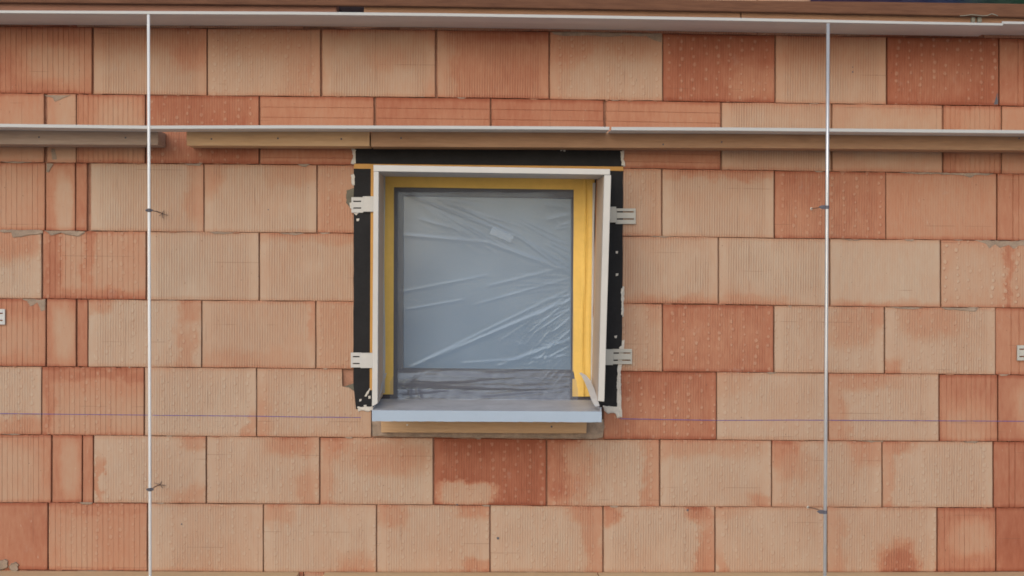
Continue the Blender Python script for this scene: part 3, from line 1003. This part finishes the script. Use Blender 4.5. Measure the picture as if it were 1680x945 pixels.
for j in range(nz_):
    r_ = []
    for i in range(nx):
        x = 1330 + i * (1850 - 1330) / (nx - 1)
        p = at(x, 14 - j * 14, 0.10)
        p.y += 0.012 * mnoise.noise(Vector((x * .03, j * .8, 1))) + 0.01 * math.sin(x * .12)
        r_.append(bm.verts.new(p))
    gv.append(r_)
for j in range(nz_ - 1):
    for i in range(nx - 1):
        bm.faces.new((gv[j][i], gv[j][i + 1], gv[j + 1][i + 1], gv[j + 1][i]))
ex = bmesh.ops.solidify(bm, geom=bm.faces[:], thickness=0.003)
obj('sheet', bm, M['tarp'], tp, smooth=True)
# small bent bracket and wire under the board, top right
br = thing('wire_bracket', 'small grey bracket with bent wire below the top right board', 'bracket', at(1605, 34, 0.15))
bm = pprism([(1594, 20), (1600, 20), (1600, 36), (1594, 36)], 0.150, 0.1375, 0.001)
pprism([(1604, 20), (1611, 20), (1611, 36), (1604, 36)], 0.150, 0.1375, 0.001, bm)
pprism([(1590, 24), (1616, 24.5), (1616, 28), (1590, 27.5)], 0.154, 0.1505, 0.001, bm)
obj('plate', bm, M['bracket'], br)
bm = bmesh.new()
tube(bm, [at(x, y, 0.168 + .004 * (k % 2)) for k, (x, y) in enumerate(((1575, 26), (1584, 25.5), (1594, 24), (1604, 25), (1612, 26), (1620, 25.5), (1627, 22.5), (1632, 24), (1637, 26)))], 0.0016, 6)
obj('wire', bm, M['bracket'], br)

# ------------------------------------------------------------------ vertical rods
def rod(top, bot, r, m, label, fix):
    a, b = at(*top, DR - 0.0), at(*bot, DR - 0.0)
    d = (b - a) / (b.z - a.z)
    e = a + d * (GZ + 0.02 - a.z)
    t = thing('metal_rod', label, 'rod', e, 'vertical metal rods in front of the wall')
    bm = bmesh.new()
    yoff = Vector((0, r + 0.0, 0))
    tube(bm, [a, a + d * (-0.6), a + d * (-1.2), e], r, 16)
    o = obj('shaft', bm, m, t, smooth=True)
    for (hx, hy), (wx, wy), star in fix:
        c = at(hx, hy, DR)
        cc = a + d * (c.z - a.z)
        side = 1 if wx > hx else -1
        bm = bmesh.new()
        # ring clamp round the rod
        tube(bm, [cc + Vector((0, 0, -0.006)), cc + Vector((0, 0, 0.006))], r * 1.22, 12)
        if not star:
            s2 = side
            k = cc + Vector((s2 * 0.012, 0.006, 0.0))
            b2 = prism([(cc.x + s2 * r * .8, cc.z - .007), (cc.x + s2 * .020, cc.z - .006), (cc.x + s2 * .030, cc.z + .002), (cc.x + s2 * .018, cc.z + .007), (cc.x + s2 * r * .8, cc.z + .007)],
                       cc.y - 0.002, cc.y + 0.002, 0.0004, bm)
        else:
            for sx in (-1, 1):
                tube(bm, [cc + Vector((sx * r, 0.0, 0)), cc + Vector((sx * (r + .007), 0.0, 0))], [0.0055, 0.003], 10)
        cl = obj('clamp', bm, M['clamp_steel'] if not star else M['steel'], t)
        if not star:
            bm = bmesh.new()
            q = cc + Vector((side * 0.014, -0.003, 0.0005))
            tube(bm, [q + Vector((0, 0.001, 0)), q + Vector((0, -0.002, 0))], 0.003, 8)
            obj('bolt', bm, M['steel'], cl)
        bm = bmesh.new()
        wp = at(wx, wy, 0.0)
        mid = (cc + wp) / 2
        tube(bm, [cc + Vector((side * .004, .004, 0)), mid + Vector((0, 0, .0015)), wp + Vector((0, 0.004, 0))], 0.0017, 6)
        if star:
            rr = random.Random(int(hx + hy))
            for k in range(5):
                an = k * 2 * PI / 5 + rr.uniform(-.4, .4)
                L = rr.uniform(.014, .024)
                tube(bm, [wp + Vector((0, -0.003, 0)), wp + Vector((math.cos(an) * L * .6, -0.005, math.sin(an) * L * .6)), wp + Vector((math.cos(an) * L, -0.004, math.sin(an) * L * .8))], 0.0012, 5)
        obj('tie_wire', bm, M['wire'], t)
        if not star:
            bm = bmesh.new()
            bmesh.ops.create_uvsphere(bm, u_segments=8, v_segments=6, radius=0.0055)
            bmesh.ops.translate(bm, verts=bm.verts[:], vec=wp + Vector((0, -0.001, 0)))
            obj('wall_plug', bm, M['plaster'], t)
    return t


rod((243.6, 24), (246.4, 940), 0.0053, M['rod'], 'bright white vertical rod left of the window', [((247, 345), (266, 350), True), ((247, 803), (263, 795), True)])
rod((1358.6, 38.5), (1353.2, 940), 0.0064, M['rod_grey'], 'greyish vertical rod right of the window', [((1357, 340), (1331, 342.5), False), ((1354, 840), (1325.5, 832), False)])

# ------------------------------------------------------------------ black sealing membrane with orange tape
mb = thing('sealing_membrane', 'black sealing membrane glued on the bricks around the window', 'membrane', at(800, 670))
obj('top_strip', pprism(ragged([(582, 243), (1019, 243), (1022, 250), (1022, 273.2), (582, 268.5)], 0.35, 14, 3), 0.0052, 0.0012), M['black'], mb)
obj('side_strip', pprism(ragged([(580.5, 276.8), (619, 276.8), (618, 662), (612, 668), (584, 671.5), (579.8, 630), (579.8, 560)], 0.35, 16, 4), 0.0048, 0.0012), M['black'], mb)
obj('side_strip', pprism(ragged([(990, 280), (1022.3, 280.6), (1021.5, 470), (1020.5, 560), (1014, 668), (990, 667), (979, 660)], 0.35, 16, 5), 0.0048, 0.0012), M['black'], mb)
obj('orange_tape', pprism([(581, 268.7), (1022.5, 273.4), (1023, 280.2), (581, 276.6)], 0.0066, 0.0014), M['orange'], mb)
obj('orange_tape', pprism([(608.5, 277), (617, 277), (617, 640), (606.5, 640)], 0.0060, 0.0049), M['orange'], mb)
bm = bmesh.new()
for i, (x, y) in enumerate(((604, 642), (601, 646), (591, 657), (599, 666), (587, 361), (1010, 553), (1012, 414), (1012, 451), (921, 245.5), (926, 246.5), (606, 652))):
    lump([(x - 2, y - 2), (x + 2.4, y - 2.6), (x + 2, y + 1.6), (x - 1.6, y + 2)] if i > 1 else [(x - 3, y + 4), (x + 2, y - 5), (x + 4, y - 4), (x, y + 5)], 0.0055, 0.002, .6, 3, 300 + i, bm)
obj('plaster_specks', bm, M['plaster'], mb)['kind'] = 'stuff'

# ------------------------------------------------------------------ window with taped film
DWF = -0.06          # window frame plane, behind the wall face
wd = thing('window', 'dark framed window covered with clear plastic film and yellow tape', 'window', at(800, 655, DWF))
FR = [(624, 284), (978, 289), (976, 662), (624, 660)]      # outer frame
IN = [(661.5, 321.5), (938, 325.5), (937, 607), (661.5, 604)]
fr_o = [xz(x, y, DWF) for x, y in [(606, 268), (996, 273), (994, 668), (606, 668)]]
fr_i = [xz(x, y, DWF) for x, y in IN]
bm = bmesh.new()
for k in range(4):
    q = (k + 1) % 4
    b = prism([fr_o[k], fr_o[q], fr_i[q], fr_i[k]], -DWF, -DWF + 0.07, 0.0012, bm)
obj('frame', bm, M['frame'], wd)
obj('pane', pprism([(650, 312), (945, 314), (945, 618), (650, 616)], DWF - 0.02, DWF - 0.026), M['pane'], wd)
bead = []
bm = bmesh.new()
in2 = [xz(x, y, DWF) for x, y in [(655, 315), (944.5, 319), (943.5, 640), (655, 640)]]
pprism([(650, 606), (943, 609), (943, 622), (650, 619)], DWF + 0.006, DWF + 0.0004, 0.001, bm)
pprism([(650, 626), (943, 629), (943, 640), (650, 637)], DWF + 0.005, DWF + 0.0004, 0.001, bm)
obj('lower_rail', bm, M['frame'], wd)
# film: a grid sheet stretched over the frame, with folds
FX0, FX1, FY0, FY1 = 640.0, 948.0, 303.0, 656.0
NX, NY = 220, 250
bm = bmesh.new()


def seg_d(px, py, a, b):
    ax, ay = a
    bx, by = b
    dx, dy_ = bx - ax, by - ay
    L2 = dx * dx + dy_ * dy_
    t = ((px - ax) * dx + (py - ay) * dy_) / L2
    tc = min(1, max(0, t))
    return math.hypot(px - ax - tc * dx, py - ay - tc * dy_), tc


FOLDS = [((672, 322), (858, 392), 2.2, 2.2), ((716, 325), (856, 386), 1.6, 1.8), ((858, 394), (938, 452), 2.4, 2.5), ((662, 386), (800, 398), 3.5, 1.6),
         ((800, 398), (938, 448), 4.0, 2.0), ((676, 602), (938, 492), 4.0, 3.0), ((700, 590), (930, 478), 2.5, 1.4), ((940, 480), (820, 560), 2.0, 1.2),
         ((940, 488), (868, 546), 1.6, 1.8), ((940, 505), (880, 545), 1.5, 1.8), ((940, 518), (908, 545), 1.5, 2.2), ((940, 556), (820, 600), 4.0, 3.5),
         ((905, 568), (892, 596), 2.0, 2.4), ((940, 566), (890, 592), 2.0, 2.2), ((940, 540), (915, 560), 1.8, 2.2), ((760, 596), (938, 584), 2.5, 2.0),
         ((668, 508), (760, 492), 2.0, 1.3), ((940, 364), (915, 372), 1.5, 2.0), ((940, 372), (912, 376), 1.5, 2.0), ((940, 404), (905, 392), 1.5, 1.8), ((940, 416), (902, 398), 1.5, 1.8),
         ((940, 430), (898, 402), 1.8, 1.8), ((938, 440), (868, 398), 2.0, 1.8), ((660, 636), (690, 612), 2.0, 2.5), ((690, 632), (938, 640), 3.0, 2.5), ((664, 650), (760, 640), 3.0, 2.5),
         ((780, 654), (920, 642), 3.0, 2.6), ((672, 630), (672, 655), 3.0, 2.2), ((684, 636), (690, 655), 4.0, 3.0), ((740, 648), (938, 634), 3.0, 2.0), ((900, 360), (938, 352), 4, 2.0), ((896, 336), (938, 342), 4, 2.0),
         ((655, 480), (800, 452), 3.0, 1.0), ((800, 470), (938, 436), 3.0, 1.2), ((780, 500), (938, 456), 2.5, 1.2), ((690, 360), (760, 380), 3, 1.0)]
rf = random.Random(77)
for k in range(46):                      # creases fanning in from the right edge
    y0 = rf.uniform(335, 600)
    ang = math.atan2(y0 - 462, 75) + rf.uniform(-.12, .12)
    L = rf.uniform(18, 95)
    st = rf.uniform(0, 22)
    FOLDS.append(((941 - st * math.cos(ang), y0 + st * math.sin(ang) * .8), (941 - (st + L) * math.cos(ang) - 10, y0 + (st + L) * math.sin(ang) * .8), rf.uniform(.8, 1.6), rf.uniform(.4, 1.3)))
for k in range(22):                      # long creases out of the top left corner
    an = rf.uniform(.12, .75)
    st, L = rf.uniform(5, 130), rf.uniform(35, 150)
    FOLDS.append(((658 + st * math.cos(an), 312 + st * math.sin(an)), (658 + (st + L) * math.cos(an), 312 + (st + L) * math.sin(an)), rf.uniform(.9, 2.0), rf.uniform(.3, 1.0)))
for k in range(30):                      # bunched folds along the bottom
    x0, y0 = rf.uniform(655, 900), rf.uniform(612, 654)
    FOLDS.append(((x0, y0), (x0 + rf.uniform(30, 130), y0 + rf.uniform(-9, 6)), rf.uniform(1.6, 3.4), rf.uniform(.3, 1.1)))
for k in range(20):                      # crumpled patch at the lower right
    x0, y0 = rf.uniform(845, 935), rf.uniform(552, 602)
    an = rf.uniform(-1.2, .6)
    L = rf.uniform(12, 45)
    FOLDS.append(((x0, y0), (x0 + L * math.cos(an), y0 + L * math.sin(an)), rf.uniform(.9, 1.8), rf.uniform(.8, 2.2)))
gv = []
for j in range(NY + 1):
    rowv = []
    for i in range(NX + 1):
        x = FX0 + (FX1 - FX0) * i / NX
        y = FY0 + (FY1 - FY0) * j / NY + (x - 640) * 0.008
        hgt = 0.010 + 0.0035 * mnoise.noise(Vector((x * .012, y * .012, 2)))
        for (a, b, wdt, amp) in FOLDS:
            m_ = wdt * 3.5
            if x < min(a[0], b[0]) - m_ or x > max(a[0], b[0]) + m_ or y < min(a[1], b[1]) - m_ or y > max(a[1], b[1]) + m_:
                continue
            d, t = seg_d(x, y, a, b)
            d *= 1.25
            if d < wdt * 3.5:
                s = math.exp(-(d / wdt) ** 2)
                hgt += amp * 0.0008 * s * (0.35 + 0.65 * math.sin(PI * min(1, max(0, 0.12 + 0.76 * t))))
        edge = min(x - FX0, FX1 - x, (y - FY0)) / 12
        hgt *= min(1, max(0.12, edge))
        if y > 610:
            hgt += 0.006 * min(1, (y - 610) / 18) + 0.0040 * mnoise.noise(Vector((x * .010, y * .07, 4))) + 0.0008 * mnoise.noise(Vector((x * .08, y * .2, 9)))
        if y > 640:
            hgt += 0.010 * (y - 640) / 16
        rowv.append(bm.verts.new(at(x, y, DWF + 0.0012 + hgt)))
    gv.append(rowv)
for j in range(NY):
    for i in range(NX):
        bm.faces.new((gv[j][i], gv[j + 1][i], gv[j + 1][i + 1], gv[j][i + 1]))
film = obj('film', bm, M['film'], wd, smooth=True)
bm = bmesh.new()
b_ = [at(x, y, DWF + 0.024) for x, y in ((808, 373), (843, 387), (838, 398), (803, 384))]
pr = prism([(p.x, p.z) for p in b_], -(DWF + 0.0245), -(DWF + 0.0235))
obj('sticker', pr, M['film'], film)


def wavy(x_l, x_r, y0, y1, dep, amp, m, name, parent, thick=0.0012, n=30, seed=0, ridge=None):
    """vertical strip of tape with a gently moving surface and edges"""
    bm = bmesh.new()
    nu = 12
    rows, rows2 = [], []
    for j in range(n + 1):
        y = y0 + (y1 - y0) * j / n
        rr, r2 = [], []
        for i in range(nu + 1):
            u = i / nu
            xl = x_l(y) if callable(x_l) else x_l
            xr = x_r(y) if callable(x_r) else x_r
            x = xl + (xr - xl) * u
            h = amp * mnoise.noise(Vector((u * 1.6 + seed, y * .012, seed)))
            if ridge:
                for (ru, rw, rh) in ridge:
                    h += rh * math.exp(-((u - ru - .05 * math.sin(y * .02)) / rw) ** 2)
            p = at(x, y, dep + h)
            rr.append(bm.verts.new(p))
            r2.append(bm.verts.new(p + Vector((0, thick, 0))))
        rows.append(rr)
        rows2.append(r2)
    for j in range(n):
        for i in range(nu):
            bm.faces.new((rows[j][i], rows[j + 1][i], rows[j + 1][i + 1], rows[j][i + 1]))
            bm.faces.new((rows2[j][i], rows2[j][i + 1], rows2[j + 1][i + 1], rows2[j + 1][i]))
        bm.faces.new((rows[j][0], rows2[j][0], rows2[j + 1][0], rows[j + 1][0]))
        bm.faces.new((rows[j][nu], rows[j + 1][nu], rows2[j + 1][nu], rows2[j][nu]))
    for i in range(nu):
        bm.faces.new((rows[0][i], rows[0][i + 1], rows2[0][i + 1], rows2[0][i]))
        bm.faces.new((rows[n][i], rows2[n][i], rows2[n][i + 1], rows[n][i + 1]))
    return obj(name, bm, m, parent, smooth=False)


wavy(lambda y: 628 + .6 * math.sin(y * .02), lambda y: 646.6 - (y - 290) * .004, 284, 647, DWF + 0.0065, 0.0015, M['yellow'], 'masking_tape', wd, seed=1)
wavy(lambda y: 941.5 - (y - 300) * .007, lambda y: 975 - (y - 300) * .013, 289, 650.5, DWF + 0.0068, 0.003, M['yellow'], 'masking_tape', wd, seed=2, ridge=[(.55, .07, .006), (.9, .12, .004)])
obj('masking_tape', pprism(ragged([(627, 283), (976, 288), (975, 311.5), (800, 309.3), (646, 307)], .15, 40, 9), DWF + 0.0095, DWF + 0.0085), M['yellow'], wd)

# ------------------------------------------------------------------ reveal box standing off the wall round the window
DF = 0.28
bx = thing('reveal_box', 'white reveal boards boxed out around the filmed window', 'window reveal', at(800, 664, DF))
obj('reveal_board', pprism([(613, 281.3), (621.3, 281.4), (619.5, 662), (610.2, 667)], DF, DWF + 0.001, 0.0012), M['box'], bx)
obj('reveal_board', pprism([(991.5, 287), (1002.7, 287.3), (991.5, 659), (981.3, 658)], DF, DWF + 0.001, 0.0012), M['box'], bx)
obj('reveal_board', pprism([(612.6, 270.6), (1001, 277.4), (1001, 286.7), (612.8, 281.0)], DF, DWF + 0.001, 0.0012), M['box'], bx)

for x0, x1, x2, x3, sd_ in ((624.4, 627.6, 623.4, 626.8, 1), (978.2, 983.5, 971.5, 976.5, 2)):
    obj('foam_reflection_strip', pprism(ragged([(x0, 291), (x1, 292), (x3, 640), (x2, 640)], .5, 18, 60 + sd_), DWF + 0.030, DWF + 0.012), M['seam_reflect'], bx)  # left strip is foam; right strip paints the orange tape's reflection

obj('reveal_tape_tint', pprism([(621.4, 283), (622.2, 283), (620.4, 661), (619.6, 661)], DF - 0.03, DWF + 0.03), M['tape_tint'], bx)  # added tinted panels: the tape's bounced light painted on the inner faces
obj('reveal_tape_tint', pprism([(990.6, 289), (991.4, 289), (981.3, 657), (980.5, 657)], DF - 0.02, DWF + 0.03), M['tape_tint'], bx)


def band(pts, w0, m, name, parent, th=0.0012):
    """a bent loose strip along points (px, py, depth), width in metres across X"""
    bm = bmesh.new()
    P3 = [at(x, y, d) for x, y, d in pts]
    A = [bm.verts.new(p + Vector((-w0[i] / 2, 0, 0))) for i, p in enumerate(P3)]
    B = [bm.verts.new(p + Vector((w0[i] / 2, 0, w0[i] * .15))) for i, p in enumerate(P3)]
    C = [bm.verts.new(v.co + Vector((0, th, 0))) for v in A]
    D = [bm.verts.new(v.co + Vector((0, th, 0))) for v in B]
    n = len(P3)
    for i in range(n - 1):
        bm.faces.new((A[i], A[i + 1], B[i + 1], B[i]))
        bm.faces.new((C[i], D[i], D[i + 1], C[i + 1]))
        bm.faces.new((A[i], C[i], C[i + 1], A[i + 1]))
        bm.faces.new((B[i], B[i + 1], D[i + 1], D[i]))
    bm.faces.new((A[0], B[0], D[0], C[0]))
    bm.faces.new((A[-1], C[-1], D[-1], B[-1]))
    return obj(name, bm, m, parent)


o = band([(633.5, 612, -0.02), (629, 626, 0.05), (623, 643, 0.15), (617, 658, 0.24), (612, 666, 0.283)], [.004, .009, .015, .017, .009], M['strip'], 'loose_strip', bx)
o = band([(952, 612, 0.0), (958, 617, 0.03), (964, 626, 0.08), (970, 640, 0.16), (975, 655, 0.24), (980, 667, 0.285)], [.009, .017, .023, .023, .023, .016], M['strip'], 'loose_strip', bx)
wavy(lambda y: 628.0 + 1.0 * math.sin(y * .031), lambda y: 631.3 + .8 * math.sin(y * .023 + 1), 288, 645, DWF + 0.012, 0.004, M['strip'], 'film_edge', bx, seed=5)
wavy(lambda y: 972.5 - (y - 300) * .010, lambda y: 976.5 - (y - 300) * .012 + .8 * math.sin(y * .03), 300, 648, DWF + 0.016, 0.004, M['strip'], 'film_edge', bx, seed=6)
obj('film_edge', pprism([(626, 287.0), (975, 291), (975, 294), (900, 292.4), (780, 291), (626, 289.3)], DWF + 0.016, DWF + 0.012), M['strip'], bx)

# ------------------------------------------------------------------ window sill
DS = 0.30
sl = thing('window_sill', 'light blue film covered metal sill below the window', 'window sill', at(800, 692, DS))
zf = [at(x, y, DS) for x, y in ((610.2, 673), (987.2, 675.2), (987, 692.8), (610.4, 691))]
lower = ragged([(987, 692.8), (610.4, 691)], 0.35, 6, 12)
low = [p for p in lower if 612 < p[0] < 986]
low = [q for q in low if q[1] < 695][: int(len(low) / 2) + 1]
low.sort(key=lambda q: -q[0])
obj('front_lip', prism([(p.x, p.z) for p in zf[:3]] + [xz(x, y, DS) for x, y in low] + [(zf[3].x, zf[3].z)], -DS, -DS + 0.003), M['sill'], sl)
bm = bmesh.new()
ra = at(625, 654, DWF + .001)
rb = at(974, 656, DWF + .001)
fa, fb = Vector((zf[0].x, -DS + 0.0033, zf[0].z)), Vector((zf[1].x, -DS + 0.0033, zf[1].z))
ra.x, rb.x = fa.x + 0.002, fb.x - 0.002
top = [bm.verts.new(p) for p in (fa, fb, rb, ra)]
bot = [bm.verts.new(p - Vector((0, 0, 0.004))) for p in (fa, fb, rb, ra)]
bm.faces.new(top)
bm.faces.new(bot[::-1])
for i in range(4):
    bm.faces.new((top[i], bot[i], bot[(i + 1) % 4], top[(i + 1) % 4]))
obj('tray', bm, M['sill_top'], sl)
for xs, x2 in ((611, 1), (986, -1)):
    f0 = at(xs, 674, DS - 0.004)
    bk = at(xs, 652, 0.0)
    bm = bmesh.new()
    h = 0.012
    zr = ra.z if x2 > 0 else rb.z
    pts = [(f0.y, f0.z), (f0.y, f0.z + 0.006), (-0.02, zr + h - .004), (-0.02, zr - .006)]
    A = [bm.verts.new((f0.x, a, b)) for a, b in pts]
    B = [bm.verts.new((f0.x + x2 * 0.0025, a, b)) for a, b in pts]
    bm.faces.new(A)
    bm.faces.new(B[::-1])
    for i in range(4):
        bm.faces.new((A[i], B[i], B[(i + 1) % 4], A[(i + 1) % 4]))
    obj('end_cap', bm, M['sill_top'], sl)
tb = thing('timber_block', 'brown timber block on grey mortar under the window sill', 'timber block', at(794, 711, 0.06))
obj('beam', pprism([(625, 680), (963, 682), (962.5, 711.3), (625, 709.8)], 0.06, 0.008, 0.004, seg=2), M['wood_pale'], tb)
for x, y in ((905, 700), (668, 697)):
    bm = bmesh.new()
    c = at(x, y, 0.06)
    tube(bm, [c + Vector((0, 0.003, 0)), c + Vector((0, -0.0015, 0))], 0.0035, 8)
    obj('nail', bm, M['plaster'] if x < 700 else M['steel'], tb)

# ------------------------------------------------------------------ plastic mounting clips
def clip(base, plate, slots, m, label):
    """base, plate: pixel boxes (x0,y0,x1,y1) on the wall; slots: list of (x0,x1,y,half height)"""
    t = thing('mounting_clip', label, 'clip', at(plate[0], plate[3], 0.005), 'slotted plastic clips round the windows')
    D1, D0 = 0.0115, 0.0062
    x0, y0, x1, y1 = plate
    bm = bmesh.new()
    sx0, sx1 = slots[0][0], slots[0][1]
    sl_ = 0.0 if x0 > 900 else 0
    ys = [y0]
    for s in slots:
        ys += [s[2] - s[3], s[2] + s[3]]
    ys.append(y1)
    for k in range(0, len(ys), 2):
        pprism([(sx0, ys[k]), (sx1, ys[k]), (sx1, ys[k + 1]), (sx0, ys[k + 1])], D1, D0, 0.0006, bm)
    pprism([(x0, y0), (sx0 + .1, y0), (sx0 + .1, y1), (x0, y1)], D1 + .0004, D0, 0.0006, bm)
    pprism([(sx1 - .1, y0), (x1, y0), (x1, y1), (sx1 - .1, y1)], D1 + .0004, D0, 0.0006, bm)
    obj('slotted_plate', bm, m, t)
    obj('clip_base', pprism([(base[0], base[1]), (base[2], base[1]), (base[2], base[3]), (base[0], base[3])], D1 + 0.006, D0, 0.0012), m, t)
    return t


clip((595, 322, 618, 347.5), (576.5, 323.5, 596, 349), [(579.5, 592.5, 330.3, 1.0), (579.5, 592.5, 341.3, 1.0)], M['clip'], 'upper white clip left of the window over the black strip')
clip((591.5, 579, 618, 604), (575.5, 578.5, 593, 603), [(578.5, 590, 585.2, 1.0), (578.5, 590, 596.5, 1.0)], M['clip'], 'lower white clip left of the window over the black strip')
clip((990, 339, 1011, 365), (1010, 342, 1043, 367.5), [(1012, 1040, 347.6, 1.1), (1012, 1040, 359.3, 1.1)], M['clip_grey'], 'upper grey clip right of the window reaching the bricks')
clip((984, 573, 1006, 599), (1005, 572.5, 1037, 597.5), [(1006.5, 1034.5, 579.3, 1.0), (1006.5, 1034.5, 591, 1.0)], M['clip_grey'], 'lower grey clip right of the window reaching the bricks')
clip((-46, 508, -22, 534), (-24, 507, 8, 532.5), [(-20, 4.5, 514.2, 1.0), (-20, 4.5, 525.8, 1.0)], M['clip'], 'white clip cut off by the left picture edge')
clip((1700, 566, 1724, 592), (1669, 566.5, 1702, 591.5), [(1672.5, 1699, 573, 1.0), (1672.5, 1699, 585, 1.0)], M['clip_grey'], 'grey clip cut off by the right picture edge')

bpy.context.view_layer.update()
